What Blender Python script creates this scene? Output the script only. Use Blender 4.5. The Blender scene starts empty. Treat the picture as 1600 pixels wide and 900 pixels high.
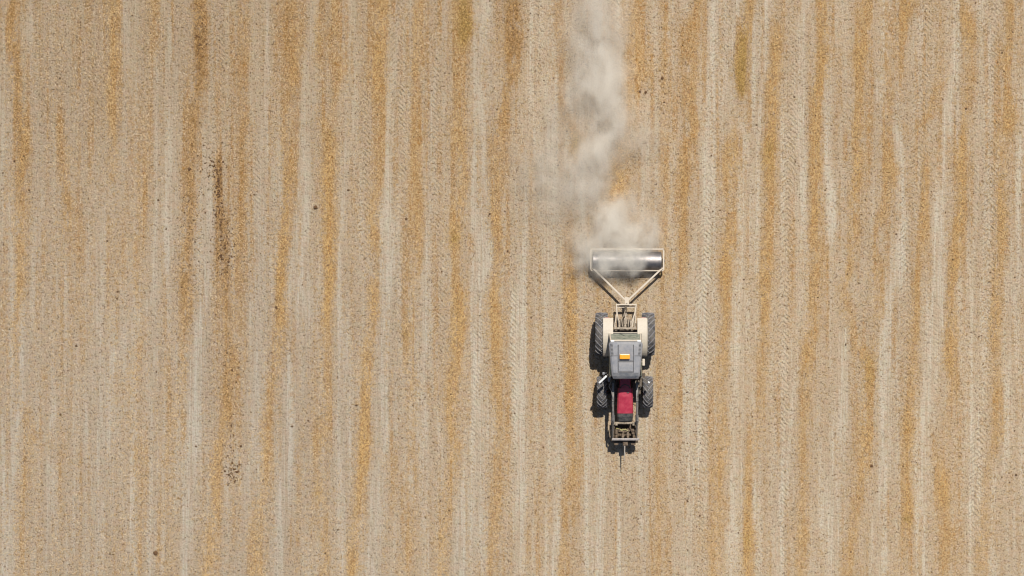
import bpy, bmesh, math, random
import numpy as np
from mathutils import Vector, Matrix

random.seed(7)
RNG = np.random.default_rng(11)
R = math.radians
sc = bpy.context.scene
COL = sc.collection
H = 50.0            # drone height, metres
CX = 3.5            # the drone hovers off the middle of the (cropped) frame
PPM = 40.0          # photo pixels per metre on the ground


def W(px, py, z=0.0):
    """point of the place seen at photo pixel (px,py), z metres above the field"""
    k = 1.0 - z / H
    return Vector((CX + (px - 940.0) / PPM * k, (450.0 - py) / PPM * k, z))


# ------------------------------------------------------------------ node helpers
class NT:
    def __init__(self, tree):
        self.t = tree
        self.n = tree.nodes
        self.l = tree.links

    def put(self, sock, v):
        if isinstance(v, bpy.types.NodeSocket):
            self.l.new(v, sock)
        elif v is not None:
            if hasattr(sock.default_value, '__len__') and len(sock.default_value) == 4 and len(v) == 3:
                v = (*v, 1)
            sock.default_value = v

    def math(self, op, a, b=None, c=None, clamp=False):
        n = self.n.new('ShaderNodeMath')
        n.operation = op
        n.use_clamp = clamp
        for i, v in enumerate((a, b, c)):
            if v is not None:
                self.put(n.inputs[i], v)
        return n.outputs[0]

    def vmath(self, op, a, b=None, out=0):
        n = self.n.new('ShaderNodeVectorMath')
        n.operation = op
        self.put(n.inputs[0], a)
        if b is not None:
            self.put(n.inputs[1], b)
        return n.outputs[out]

    def attr(self, name):
        n = self.n.new('ShaderNodeAttribute')
        n.attribute_name = name
        return n.outputs['Fac']

    def objco(self):
        return self.n.new('ShaderNodeTexCoord').outputs['Object']

    def noise(self, vec, scale, detail=4, rough=.55, dist=0.0):
        n = self.n.new('ShaderNodeTexNoise')
        self.put(n.inputs['Vector'], vec)
        n.inputs['Scale'].default_value = scale
        n.inputs['Detail'].default_value = detail
        n.inputs['Roughness'].default_value = rough
        n.inputs['Distortion'].default_value = dist
        return n.outputs[0]

    def noisecol(self, vec, scale, detail=3):
        n = self.n.new('ShaderNodeTexNoise')
        self.put(n.inputs['Vector'], vec)
        n.inputs['Scale'].default_value = scale
        n.inputs['Detail'].default_value = detail
        return n.outputs[1]

    def rng(self, v, a, b, lo=0.0, hi=1.0, smooth=True):
        n = self.n.new('ShaderNodeMapRange')
        n.interpolation_type = 'SMOOTHSTEP' if smooth else 'LINEAR'
        self.put(n.inputs[0], v)
        for i, x in enumerate((a, b, lo, hi)):
            n.inputs[i + 1].default_value = x
        return n.outputs[0]

    def mix(self, f, a, b, mode='MIX'):
        n = self.n.new('ShaderNodeMix')
        n.data_type = 'RGBA'
        n.blend_type = mode
        self.put(n.inputs[0], f)
        self.put(n.inputs[6], a)
        self.put(n.inputs[7], b)
        return n.outputs[2]

    def bump(self, h, strength=.5, dist=.05):
        n = self.n.new('ShaderNodeBump')
        n.inputs['Strength'].default_value = strength
        n.inputs['Distance'].default_value = dist
        self.put(n.inputs['Height'], h)
        return n.outputs[0]


def new_mat(name):
    m = bpy.data.materials.new(name)
    m.use_nodes = True
    nt = NT(m.node_tree)
    return m, nt, m.node_tree.nodes['Principled BSDF']


DUST = (.42, .35, .27)


def mat(name, col, rough=.6, metal=0.0, dust=.25, scale=9.0, var=.25, coat=0.0):
    """paint / rubber / steel with field dust lying on it and uneven wear"""
    m, nt, b = new_mat(name)
    co = nt.objco()
    n1 = nt.noise(co, scale, 5, .65)
    n2 = nt.noise(co, scale * 5, 3, .6)
    dark = tuple(c * (1 - var) for c in col)
    c1 = nt.mix(nt.rng(n1, .3, .7), dark, col)
    f = nt.math('MULTIPLY', nt.rng(nt.math('ADD', nt.math('MULTIPLY', n1, .6), nt.math('MULTIPLY', n2, .4)), .34, .66), dust * 2, clamp=True)
    c2 = nt.mix(f, c1, DUST)
    nt.put(b.inputs['Base Color'], c2)
    b.inputs['Metallic'].default_value = metal
    nt.put(b.inputs['Roughness'], nt.math('ADD', nt.math('MULTIPLY', n2, .25), rough - .12, clamp=True))
    if coat:
        b.inputs['Coat Weight'].default_value = coat
        b.inputs['Coat Roughness'].default_value = .25
    nt.put(b.inputs['Normal'], nt.bump(n2, .25, .01))
    return m


# ------------------------------------------------------------------ mesh helpers
def link(name, bm, m, parent=None, smooth=False, loc=None):
    me = bpy.data.meshes.new(name)
    bmesh.ops.recalc_face_normals(bm, faces=bm.faces)
    bm.to_mesh(me)
    bm.free()
    if smooth:
        for p in me.polygons:
            p.use_smooth = True
    if m:
        me.materials.append(m)
    o = bpy.data.objects.new(name, me)
    COL.objects.link(o)
    if parent:
        o.parent = parent
    if loc is not None:
        o.location = loc
    return o


def empty(name, loc, label, cat, group=None):
    o = bpy.data.objects.new(name, None)
    o.empty_display_size = .3
    COL.objects.link(o)
    o.location = loc
    o['label'] = label
    o['category'] = cat
    if group:
        o['group'] = group
    return o


def box(bm, c, s, bevel=0.0, rot=None, taper=None):
    """c centre, s full size; taper=(fx,fy) scales the top face"""
    vs = []
    for z in (-.5, .5):
        for x, y in ((-.5, -.5), (.5, -.5), (.5, .5), (-.5, .5)):
            fx, fy = (taper if taper and z > 0 else (1, 1))
            v = Vector((x * s[0] * fx, y * s[1] * fy, z * s[2]))
            if rot is not None:
                v = rot @ v
            vs.append(bm.verts.new(v + Vector(c)))
    fs = [(0, 3, 2, 1), (4, 5, 6, 7), (0, 1, 5, 4), (1, 2, 6, 5), (2, 3, 7, 6), (3, 0, 4, 7)]
    faces = [bm.faces.new([vs[i] for i in f]) for f in fs]
    if bevel:
        es = list({e for f in faces for e in f.edges})
        bmesh.ops.bevel(bm, geom=es, offset=bevel, segments=2, affect='EDGES', profile=.6)


def bar(bm, a, b, w, h=None, bevel=0.0):
    """square tube from a to b"""
    a, b = Vector(a), Vector(b)
    d = b - a
    L = d.length
    y = d.normalized()
    up = Vector((0, 0, 1)) if abs(y.z) < .9 else Vector((1, 0, 0))
    x = y.cross(up).normalized()
    z = x.cross(y)
    M = Matrix((x, y, z)).transposed()
    box(bm, (a + b) / 2, (w, L, h or w), bevel, M)


def tube(bm, pts, r, seg=8, cap=True):
    pts = [Vector(p) for p in pts]
    rings = []
    n = len(pts)
    for i, p in enumerate(pts):
        d = (pts[min(i + 1, n - 1)] - pts[max(i - 1, 0)]).normalized()
        up = Vector((0, 0, 1)) if abs(d.z) < .9 else Vector((1, 0, 0))
        x = d.cross(up).normalized()
        y = x.cross(d)
        rr = r[i] if isinstance(r, (list, tuple)) else r
        rings.append([bm.verts.new(p + (x * math.cos(t) + y * math.sin(t)) * rr)
                      for t in [2 * math.pi * k / seg for k in range(seg)]])
    for a, b in zip(rings, rings[1:]):
        for k in range(seg):
            bm.faces.new((a[k], a[(k + 1) % seg], b[(k + 1) % seg], b[k]))
    if cap:
        bm.faces.new(rings[0])
        bm.faces.new(rings[-1][::-1])


def lathe_x(bm, prof, seg=40, c=(0, 0, 0)):
    """profile [(x, r)] spun about the X axis; closed ring when first and last agree"""
    rings = []
    for x, r in prof:
        rings.append([bm.verts.new((c[0] + x, c[1] + r * math.cos(2 * math.pi * k / seg), c[2] + r * math.sin(2 * math.pi * k / seg))) for k in range(seg)])
    for a, b in zip(rings, rings[1:]):
        for k in range(seg):
            bm.faces.new((a[k], a[(k + 1) % seg], b[(k + 1) % seg], b[k]))
    return rings


def loft(bm, secs, caps=True):
    """secs: list of closed rings (lists of points)"""
    rings = [[bm.verts.new(p) for p in s] for s in secs]
    n = len(rings[0])
    for a, b in zip(rings, rings[1:]):
        for k in range(n):
            bm.faces.new((a[k], a[(k + 1) % n], b[(k + 1) % n], b[k]))
    if caps:
        bm.faces.new(rings[0][::-1])
        bm.faces.new(rings[-1])


# ------------------------------------------------------------------ field: rows read off the photograph
# every row of straw: (y, x, strength[, half width]) along its length
STRAW = [
 [(0,20,.75),(60,22,.8),(112,28,.7),(150,28,.8),(225,35,.85),(337,33,.6),(450,31,.6),(510,27,.5),(562,25,.35),(620,26,.2),(675,52,.35),(740,42,.4),(800,30,.25),(900,30,.2)],
 [(0,178,.7),(60,178,.65),(95,180,.8),(150,178,.7),(190,178,.6),(225,178,.3),(270,178,.4),(300,175,.2),(900,175,.0)],
 [(150,85,.0),(190,92,.35),(225,102,.4),(270,104,.45),(330,105,.65),(380,105,.3),(450,100,.15),(520,100,.15),(900,98,.1)],
 [(0,314,.9),(60,312,1.0),(95,312,1.0),(140,308,.7),(225,303,.6),(290,298,.65),(337,297,.6),(400,290,.65),(440,293,.8),(480,293,.65),(520,293,.3),(570,285,.3),(680,270,.35),(730,265,.35),(800,258,.2),(900,262,.25)],
 [(0,380,.45),(60,381,.5),(112,380,.5),(170,384,.5),(225,380,.5),(337,380,.5),(375,375,.6),(420,370,.4),(450,365,.4),(520,362,.3),(900,360,.0)],
 [(225,343,.1),(250,342,.6,7),(300,342,.7,7),(350,345,.75,11),(400,348,.65,12),(450,352,.6),(510,357,.55),(562,360,.65),(600,357,.65),(640,355,.75),(675,350,.6),(720,340,.65),(760,338,.7),(800,337,.6),(840,330,.65),(900,325,.65)],
 [(0,240,.4),(60,240,.4),(120,235,.1),(200,225,.2),(320,222,.35),(430,215,.3),(520,218,.35),(580,212,.45),(640,208,.3),(700,216,.35),(780,215,.2),(900,212,.3)],
 [(0,452,.6,15),(60,455,.65,14),(95,460,.8),(130,460,.75),(160,450,.4),(225,449,.5),(290,450,.85),(337,448,.75),(400,443,.85),(450,440,.95),(510,438,.75),(562,433,.5),(620,425,.45),(675,412,.5),(710,415,.6),(745,415,.45),(800,404,.35),(850,404,.6),(900,402,.65)],
 [(0,495,.3),(55,498,.6,6),(80,498,.5,6),(110,500,.1),(165,498,.2),(190,505,.55),(215,515,.7),(225,515,.75),(270,515,.95,12),(337,515,.9,12),(390,515,.95),(450,514,1.0),(500,513,.75),(522,512,.35),(562,507,.5),(600,510,.4),(650,507,.4),(680,500,.6),(705,500,.4),(725,503,.2),(770,500,.6,6),(800,505,.2),(860,509,.55,8),(900,505,.45)],
 [(0,523,.55),(45,523,.5),(75,527,.3),(105,531,.6,8),(150,525,.25),(200,520,.3),(240,530,.1),(900,530,.0)],
 [(0,597,.75,13),(50,595,.75,12),(80,594,.95,12),(130,594,.8,12),(180,595,.55),(215,595,.55),(250,592,.5),(290,590,.5),(337,586,.65,12),(372,586,.75,12),(405,590,.35),(430,585,.35),(450,583,.85),(488,585,.85),(510,580,.45),(550,577,.65),(620,572,.85),(660,570,.85),(690,569,.95),(720,567,.85),(770,563,.65),(830,555,.45),(870,552,.75),(900,550,.85)],
 [(0,655,.65),(50,653,.55),(100,650,.65),(150,650,.4),(200,648,.6),(225,650,.6),(300,650,.55),(337,654,.6),(380,655,.6),(430,648,.35),(480,640,.3),(522,638,.6,8),(560,640,.3),(600,648,.4),(640,640,.2),(720,648,.2),(780,658,.15),(850,640,.4),(900,630,.1)],
 [(0,724,.8,14),(40,728,1.0,11),(62,722,.85),(85,718,.45),(115,720,.55),(150,720,.6),(200,717,.65,13),(225,720,.65,13),(290,723,.55),(337,715,.65),(375,712,.95,8),(400,712,.45),(440,715,.6),(460,718,.95),(500,715,.95,12),(530,715,.95,12),(562,712,.75,13),(620,707,.7),(675,707,.65),(695,713,.7),(730,708,.45),(770,700,.45),(830,693,.55,9),(900,692,.55)],
 [(0,802,.85,14),(60,803,.85,14),(112,797,.75,11),(150,790,.7),(200,785,.65),(225,780,.65,14),(300,775,.65,12),(337,772,.75),(400,780,.55),(440,775,.65),(460,772,.75),(520,776,.75,13),(562,771,.65),(620,776,.65),(675,784,.45),(780,776,.55),(850,768,.45),(900,765,.45)],
 [(300,888,.0),(390,890,.35),(420,895,.65),(450,893,.85),(500,893,.85),(562,895,.75),(620,893,.75),(675,893,.65),(730,893,.6),(770,892,.4),(850,885,.5),(900,883,.5)],
 [(0,870,.45),(80,875,.5),(150,872,.35),(215,902,.9,7),(228,900,.8,7),(250,895,.3),(300,890,.0)],
 [(0,995,.5),(50,993,.65),(112,1000,.6,18),(150,985,.35),(200,975,.4),(262,967,.85,12),(300,968,.75,12),(330,972,.4),(380,1040,.3),(420,1048,.45),(450,1042,.3),(900,1040,.1)],
 [(0,1092,.55),(50,1082,.55,14),(112,1080,.45,14),(160,1075,.75),(200,1085,.65),(225,1073,.6),(290,1073,.85,10),(337,1070,.55),(400,1065,.55),(450,1062,.3),(600,1058,.3),(640,1056,.5),(700,1000,.0),(900,1040,.1)],
 [(225,1040,.35),(340,1040,.4),(450,1035,.35),(560,1035,.3),(660,1035,.25),(850,1030,.35),(900,1030,.4)],
 [(0,1172,.65),(30,1168,.7),(60,1162,1.0,10),(110,1160,1.1,8),(140,1160,.85,7),(160,1158,.2),(200,1148,.3),(225,1143,.85,12),(260,1140,.75,11),(337,1145,.6),(400,1136,.95,11),(450,1131,.8),(500,1135,.55),(562,1131,.65),(620,1128,.4),(675,1130,.65),(740,1123,.8),(787,1125,.6),(850,1118,.6),(900,1116,.5)],
 [(0,1225,.2),(30,1218,.4),(50,1215,.7),(80,1212,.85,11),(140,1207,.8),(190,1207,.9),(225,1205,1.0,11),(260,1203,.9,11),(310,1202,.6),(337,1200,.7),(400,1196,.8,11),(450,1198,.95),(480,1198,.85),(540,1196,.55),(600,1190,.4),(675,1182,.45),(760,1169,.55,8),(830,1168,.95,8),(900,1170,.75,8)],
 [(0,1285,.75),(50,1287,.85),(112,1285,.9),(140,1280,.9),(180,1277,.8),(225,1275,.85),(280,1275,.75),(337,1275,.95),(370,1275,.7),(400,1280,.65,15),(450,1273,.7,13),(500,1270,.55,12),(540,1262,.85),(565,1262,.85),(600,1263,.55),(640,1260,.55),(675,1256,.45),(750,1256,.45),(810,1256,.55),(860,1252,.65),(900,1250,.5)],
 [(0,1352,.65,14),(50,1346,.65),(75,1345,.95,11),(112,1345,.8),(150,1345,.5),(200,1341,.85),(222,1339,.5),(245,1341,.9),(300,1335,.85,9),(330,1335,.55),(400,1332,.65,8),(425,1328,.75,8),(450,1316,.6,8),(500,1325,.35),(530,1338,.45),(562,1356,.85,10),(590,1360,.8,10),(650,1353,.55),(675,1354,.9,11),(720,1350,.65,11),(790,1340,.45),(830,1336,.55),(900,1322,.5)],
 [(215,1385,.4),(240,1388,.65),(262,1390,.8,12),(300,1387,.55),(337,1376,.6),(380,1365,.3),(410,1375,.55),(440,1370,.4),(470,1370,.4),(520,1370,.3),(560,1365,.4),(640,1350,.1)],
 [(0,1417,.85,12),(20,1415,.9,11),(50,1410,.6),(75,1404,.45),(110,1410,.3),(170,1380,.35),(215,1430,.2)],
 [(90,1465,.3),(125,1472,.45,11),(150,1459,.65,8),(175,1456,.65,8),(200,1440,.3),(225,1450,.3),(262,1447,.65,8),(337,1443,.85,7),(370,1442,.75,7),(400,1438,.35),(430,1436,.65,8),(455,1434,.65,8),(500,1430,.6,8),(562,1427,.55),(640,1423,.75),(675,1422,.9,10),(700,1420,.7),(740,1417,.65),(800,1418,.95,8),(812,1418,.95,8),(828,1416,.45),(870,1410,.35),(900,1400,.3)],
 [(0,1508,.45),(30,1512,.85,13),(50,1516,.85,12),(90,1510,.4),(112,1515,.5),(160,1512,.5),(200,1507,.65,8),(225,1505,.85,8),(290,1503,.9,8),(337,1500,.9,9),(380,1495,.75),(420,1492,.95,8),(450,1489,.8,8),(500,1488,.65),(560,1483,.95,11),(600,1490,.55),(640,1482,.3),(675,1480,.3),(720,1470,.6),(750,1473,.9,12),(775,1475,.95,13),(800,1475,.4),(830,1480,.65),(860,1479,.6),(900,1478,.35)],
 [(0,1580,.65,8),(50,1579,.65,8),(90,1575,.75,8),(125,1574,.3),(150,1573,.65,11),(190,1576,.8,12),(222,1565,.45),(290,1566,.75),(337,1567,.8),(400,1560,.5),(450,1556,.65),(520,1557,.8),(562,1558,.5),(600,1558,.65),(660,1560,.6),(680,1560,.65),(720,1550,.3),(790,1540,.45),(870,1532,.65,11),(900,1530,.5)],
]
# pale, smooth, greyish wheel and sledge marks: (y, x, strength, half width)
PALE = [
 [(0,46,.5,6),(50,45,.8,7),(100,50,.6,7),(180,55,.5,6),(225,60,.3),(900,60,.1)],
 [(0,195,.9,7),(60,200,.8,10),(112,210,.6,12),(180,205,.5,8),(225,200,.4),(400,150,.5,14),(600,145,.4,12),(900,148,.4,8)],
 [(0,255,.4,6),(60,265,.6,8),(112,270,.6,8),(180,265,.6,8),(225,262,.6,12),(300,265,.6,14),(400,262,.6,10),(450,245,.4),(520,195,.5,12),(600,165,.4),(900,160,.3)],
 [(225,213,.8,3),(337,213,.8,3),(420,212,.7,3),(450,212,.1,3)],
 [(240,245,.6,3),(337,245,.7,3),(450,241,.6,3),(562,242,.6,4),(640,235,.3,4)],
 [(280,326,.5,6),(300,327,.9,7),(400,328,.9,7),(450,325,.8,7),(510,312,.9,10),(562,308,.8,13),(640,304,.9,11),(690,305,.8,8),(787,295,.8,7),(900,289,.7,6)],
 [(0,390,.3),(100,397,.4,8),(225,400,.5,10),(337,405,.5,10),(450,403,.5,8),(562,403,.5,8),(620,395,.6,12),(700,395,.6,12),(800,385,.5,10),(900,372,.4)],
 [(0,418,.7,3),(112,417,.7,3),(200,418,.6,3),(300,421,.6,3),(430,425,.5,3)],
 [(0,440,.2,3),(225,437,.6,3),(337,436,.6,4),(430,430,.4,4)],
 [(0,492,.8,8),(45,494,.9,9),(90,480,.6,9),(130,485,.6,12),(200,473,.5,12),(250,475,.9,13),(320,472,.9,14),(400,468,.9,15),(450,467,.9,15),(490,475,.9,15),(540,470,.5,15),(600,460,.6,17),(675,450,.8,15),(720,447,.9,10),(780,440,.7,12),(850,438,.7,10),(900,430,.5)],
 [(0,545,.7,7),(112,545,.8,8),(200,548,.6,8),(260,540,.6,6),(337,535,.8,5),(400,533,.9,4),(450,530,.8,4),(520,533,.5),(600,535,.4,10),(700,535,.8,8),(760,535,.8,6),(900,536,.5,5)],
 [(0,615,.4),(60,615,.6,9),(140,612,.9,9),(200,610,.8,7),(260,605,.8,9),(337,605,.9,11),(400,607,.8,12),(450,603,.9,12),(520,600,.9,14),(600,597,.8,14),(675,598,.8,16),(720,590,.7,12),(790,590,.7,14),(900,575,.7,14)],
 [(0,641,.7,3),(80,642,.8,3),(150,640,.6,3),(225,638,.7,3),(300,642,.4,3)],
 [(0,697,.4,4),(225,667,.5,6),(337,668,.6,5),(430,664,.6,5),(480,664,.8,3),(540,664,.9,3),(600,664,.5,3),(700,668,.4,6),(850,667,.5,4)],
 [(0,744,.9,4),(60,743,1.0,4),(130,742,1.0,4),(200,742,.9,4),(240,741,1.0,4),(300,742,1.0,4),(380,745,.9,5),(420,742,.7,5),(500,752,.7,4),(562,752,.7,4),(675,748,.5,5),(800,752,.5,4),(900,755,.5,4)],
 [(0,764,.8,4),(80,763,.8,4),(150,763,.9,4),(225,760,.8,4),(337,761,.7,4),(420,761,.5,4)],
 [(0,754,.7,9),(150,753,.7,9),(300,753,.8,9),(420,755,.9,13),(480,735,.7,12),(562,740,.8,12),(640,742,.7,12),(720,737,.7,13),(820,727,.8,15),(900,722,.8,15)],
 [(0,856,1.0,3),(60,855,1.0,3),(85,853,.2,3)],
 [(0,835,.6,6),(112,828,.5,6),(300,835,.3),(450,812,.6,9),(562,813,.7,9),(675,812,.8,8),(787,812,.8,8),(900,810,.5,8)],
 [(450,862,.6,9),(562,866,.5,8),(675,868,.8,6),(787,868,.7,6),(900,865,.6,6)],
 [(450,905,.4,7),(520,907,.4,7),(675,925,.7,10),(787,932,.8,13),(900,935,.6,10)],
 [(0,972,.5,4),(60,973,.6,4),(120,968,.4,4)],
 [(0,1050,.7,4),(50,1045,.7,4),(90,1040,.3,4),(225,1015,.3),(300,1012,.4,10),(450,1025,.3),(560,1020,.3),(787,1005,.4),(900,1000,.3)],
 [(0,1153,.8,5),(60,1146,.7,4),(80,1144,.3,4)],
 [(100,1196,.7,3),(140,1192,.7,3),(200,1187,.7,4),(230,1180,.3)],
 [(0,1120,.4,8),(60,1115,.6,13),(130,1120,.6,16),(225,1108,.7,10),(337,1100,.6,14),(450,1092,.7,14),(562,1090,.7,14),(675,1090,.4,9),(787,1080,.4),(850,1072,.7,9),(900,1075,.7,9)],
 [(0,1180,.3),(300,1165,.5,10),(400,1155,.7,9),(450,1155,.8,11),(562,1155,.7,11),(640,1158,.5,9),(720,1152,.8,9),(780,1150,.9,10),(850,1145,.6,10),(900,1140,.6,8)],
 [(0,1260,.9,6),(40,1253,.7,6),(112,1256,.4,6),(200,1250,.5,10),(262,1258,.7,7),(337,1248,.7,8),(390,1252,.7,7),(450,1250,.5,8),(600,1240,.4,8),(675,1240,.3),(787,1215,.4),(900,1213,.8,8)],
 [(225,1290,.5),(262,1295,.6,9),(310,1302,.8,9),(350,1303,.9,9),(380,1300,.5),(480,1325,.0),(520,1318,.8,6),(580,1317,.9,7),(640,1318,.8,8),(690,1308,.5),(760,1295,.5,12),(790,1294,.9,14),(820,1294,.9,14),(850,1300,.6),(900,1300,.4)],
 [(0,1387,.8,10),(40,1384,.8,11),(90,1390,.5,11),(112,1385,.7,9),(150,1380,.4),(225,1410,.7,8),(280,1410,.8,8),(337,1415,.6,10),(420,1400,.7,12),(470,1390,.7,8),(540,1385,.4),(562,1385,.9,10),(600,1388,.9,12),(675,1385,.7,12),(740,1390,.7,10),(787,1370,.4),(900,1380,.5)],
 [(80,1495,.6,6),(112,1490,.7,6),(150,1485,.9,7),(185,1482,.9,9),(225,1475,.5),(260,1476,.8,12),(300,1475,.8,12),(340,1470,.7,12),(420,1470,.8,14),(460,1468,.9,17),(520,1462,.8,15),(562,1458,.8,14),(620,1448,.8,10),(650,1444,.9,9),(690,1440,.8,10),(750,1442,.7,12),(800,1440,.7,10),(870,1442,.8,7),(900,1440,.7)],
 [(0,1560,.3),(70,1545,.6,5),(160,1540,.4),(225,1530,.4),(300,1525,.7,4),(380,1522,.7,4),(430,1520,.6,4)],
 [(0,1590,.3),(225,1590,.4),(300,1590,.5,10),(450,1580,.6,10),(562,1585,.8,9),(620,1580,.7,8),(675,1580,.7,8),(720,1578,.3),(787,1515,.6,7),(900,1560,.4)],
 [(337,30,.1),(337,15,.7,10),(225,12,.6,12),(450,15,.5,10),(540,40,.7,8),(620,38,.6,6),(675,20,.5,5),(740,20,.7,4),(900,15,.4)][1:],
 [(100,0,.2),(140,8,.7,11),(225,10,.7,12),(320,12,.6,9),(450,14,.4)],
 [(562,110,.3,8),(675,75,.6,5),(740,76,.8,4),(787,76,.6,4),(900,75,.5,4)],
 [(675,205,.5,4),(740,207,.8,4),(840,206,.8,3),(900,208,.3)],
]
# lugged tyre tracks: (y, x, strength)
TREAD = [
 [(0,1232,.5),(60,1235,.5),(112,1234,.8),(225,1231,.9),(337,1230,1),(450,1226,1),(562,1222,1),(675,1220,.8),(760,1222,.8),(900,1218,.4)],
 [(0,1448,.7),(30,1447,1),(60,1443,.7),(112,1440,.8),(170,1436,1),(225,1435,.9),(270,1434,.8),(310,1420,.5),(337,1417,.9),(400,1414,.9),(450,1418,.8),(530,1417,1),(600,1414,.6),(660,1408,1),(700,1407,.7),(760,1404,.5),(900,1400,.2)],
 [(0,1552,.9),(60,1550,.9),(112,1549,1),(160,1550,.8),(225,1550,1),(262,1549,1),(337,1545,.9),(420,1545,.9),(500,1542,.9),(562,1540,.8),(640,1532,.8),(700,1526,1),(760,1522,1),(840,1515,.5),(900,1515,.3)],
 [(400,1350,.2),(450,1346,.8),(490,1346,1),(562,1342,.9),(600,1342,.8),(640,1338,.4),(700,1340,.1)],
 [(60,1310,.3),(112,1303,.7),(160,1300,.5),(225,1305,.2),(337,1340,.5),(420,1348,.3)],
 [(0,1132,.5),(20,1131,.9),(60,1128,.6),(112,1120,.7),(140,1118,.6),(225,1112,.4),(300,1103,.6),(370,1100,.9),(410,1100,1),(450,1098,.9),(562,1096,.9),(640,1098,.7),(700,1096,.9),(760,1092,.6),(820,1090,.8),(900,1090,.3)],
 [(80,1030,.4),(112,1032,.7),(140,1030,.8),(180,1030,.3),(240,1034,.8),(280,1034,.9),(310,1040,.2)],
 [(0,957,.8),(40,958,.6),(70,956,.1)],
 [(0,622,.8),(112,621,.9),(200,623,.9),(262,624,.8),(337,624,.8),(430,624,.7),(500,622,.4),(600,625,.3),(900,600,.1)],
 [(100,568,.4),(150,567,.9),(225,567,1),(300,568,.9),(400,565,.7),(450,560,.2)],
 [(0,680,.8),(60,678,.6),(150,675,.9),(225,678,.9),(300,678,.9),(400,683,.7),(460,684,.9),(530,683,.9),(600,682,.6),(700,680,.5),(760,675,.2)],
 [(430,738,.3),(500,740,.7),(562,740,.8),(640,736,.6),(750,738,.3)],
 [(337,790,.3),(450,796,.8),(562,796,.9),(675,795,.8),(787,792,.7),(900,788,.6)],
 [(10,340,.4),(60,339,.8),(112,338,.8),(200,336,.6),(260,330,.1)],
 [(60,135,.4),(120,134,.7),(200,137,.6),(240,135,.1)],
 [(225,398,.6),(270,396,.8),(337,396,.5),(400,400,.3),(480,405,.3)],
 [(700,228,.5),(760,226,.7),(830,225,.6),(900,230,.2)],
 [(0,835,.6),(60,838,.7),(112,838,.6),(180,830,.5),(300,825,.1)],
 [(700,885,.2),(750,905,.4),(800,905,.3)],
 [(100,1305,.4),(480,1365,.2),(500,1365,.5),(540,1362,.5),(600,1350,.2)],
 [(100,1355,.0),(540,1462,.3),(600,1460,.5),(650,1455,.2)],
 [(225,1520,.4),(330,1517,.6),(420,1512,.5),(450,1505,.4),(560,1505,.4),(700,1495,.4),(900,1490,.1)],
]


def rowfield(X, Y, rows, hw=10.0, power=4.0, mode='max', jitter=2.0):
    """X, Y in photo pixels -> field of row strengths (rows wander and fray a little)"""
    out = np.zeros_like(X)
    for row in rows:
        row = sorted(row)
        ys = np.array([r[0] for r in row], float)
        xs = np.array([r[1] for r in row], float)
        st = np.array([r[2] for r in row], float)
        ws = np.array([r[3] if len(r) > 3 else hw for r in row], float)
        yy = Y[:, 0]
        ph = RNG.uniform(0, 6.28, 4)
        wob = jitter * (np.sin(yy / 37 + ph[0]) + .6 * np.sin(yy / 17 + ph[1])) * .5
        c = np.interp(yy, ys, xs) + wob
        s = np.interp(yy, ys, st)
        w = np.interp(yy, ys, ws) * (1 + .12 * np.sin(yy / 23 + ph[2]))
        d = np.abs(X - c[:, None]) / w[:, None]
        v = s[:, None] / (1 + d ** power)
        out = np.maximum(out, v) if mode == 'max' else out + v
    return out


def streaks(X, Y, n, wlo, whi, llo, lhi, seed):
    """short random drag streaks along the rows"""
    g = np.random.default_rng(seed)
    out = np.zeros_like(X)
    xs0, ys0 = X[0], Y[:, 0]
    for _ in range(n):
        cx, cy = g.uniform(-150, 1750), g.uniform(-150, 1050)
        w, L = g.uniform(wlo, whi), g.uniform(llo, lhi)
        sl = g.normal(0, .012)
        a = g.uniform(.3, 1.0)
        i0, i1 = np.searchsorted(xs0, [cx - 4 * w - 6, cx + 4 * w + 6])
        ey = np.exp(-((ys0 - cy) / L) ** 4)
        d = (X[:, i0:i1] - (cx + sl * (ys0 - cy))[:, None]) / w
        out[:, i0:i1] = np.maximum(out[:, i0:i1], a * ey[:, None] * np.exp(-d ** 4))
    return out


gx = np.concatenate([-np.geomspace(400, 24, 14)[:-1], np.arange(-24, 24.001, .05), np.geomspace(24, 400, 14)[1:]])
gy = np.concatenate([-np.geomspace(400, 15, 14)[:-1], np.arange(-15, 15.001, .12), np.geomspace(15, 400, 14)[1:]])
GX, GY = np.meshgrid(gx, gy)
PX, PY = 800 + GX * PPM, 450 - GY * PPM
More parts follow.
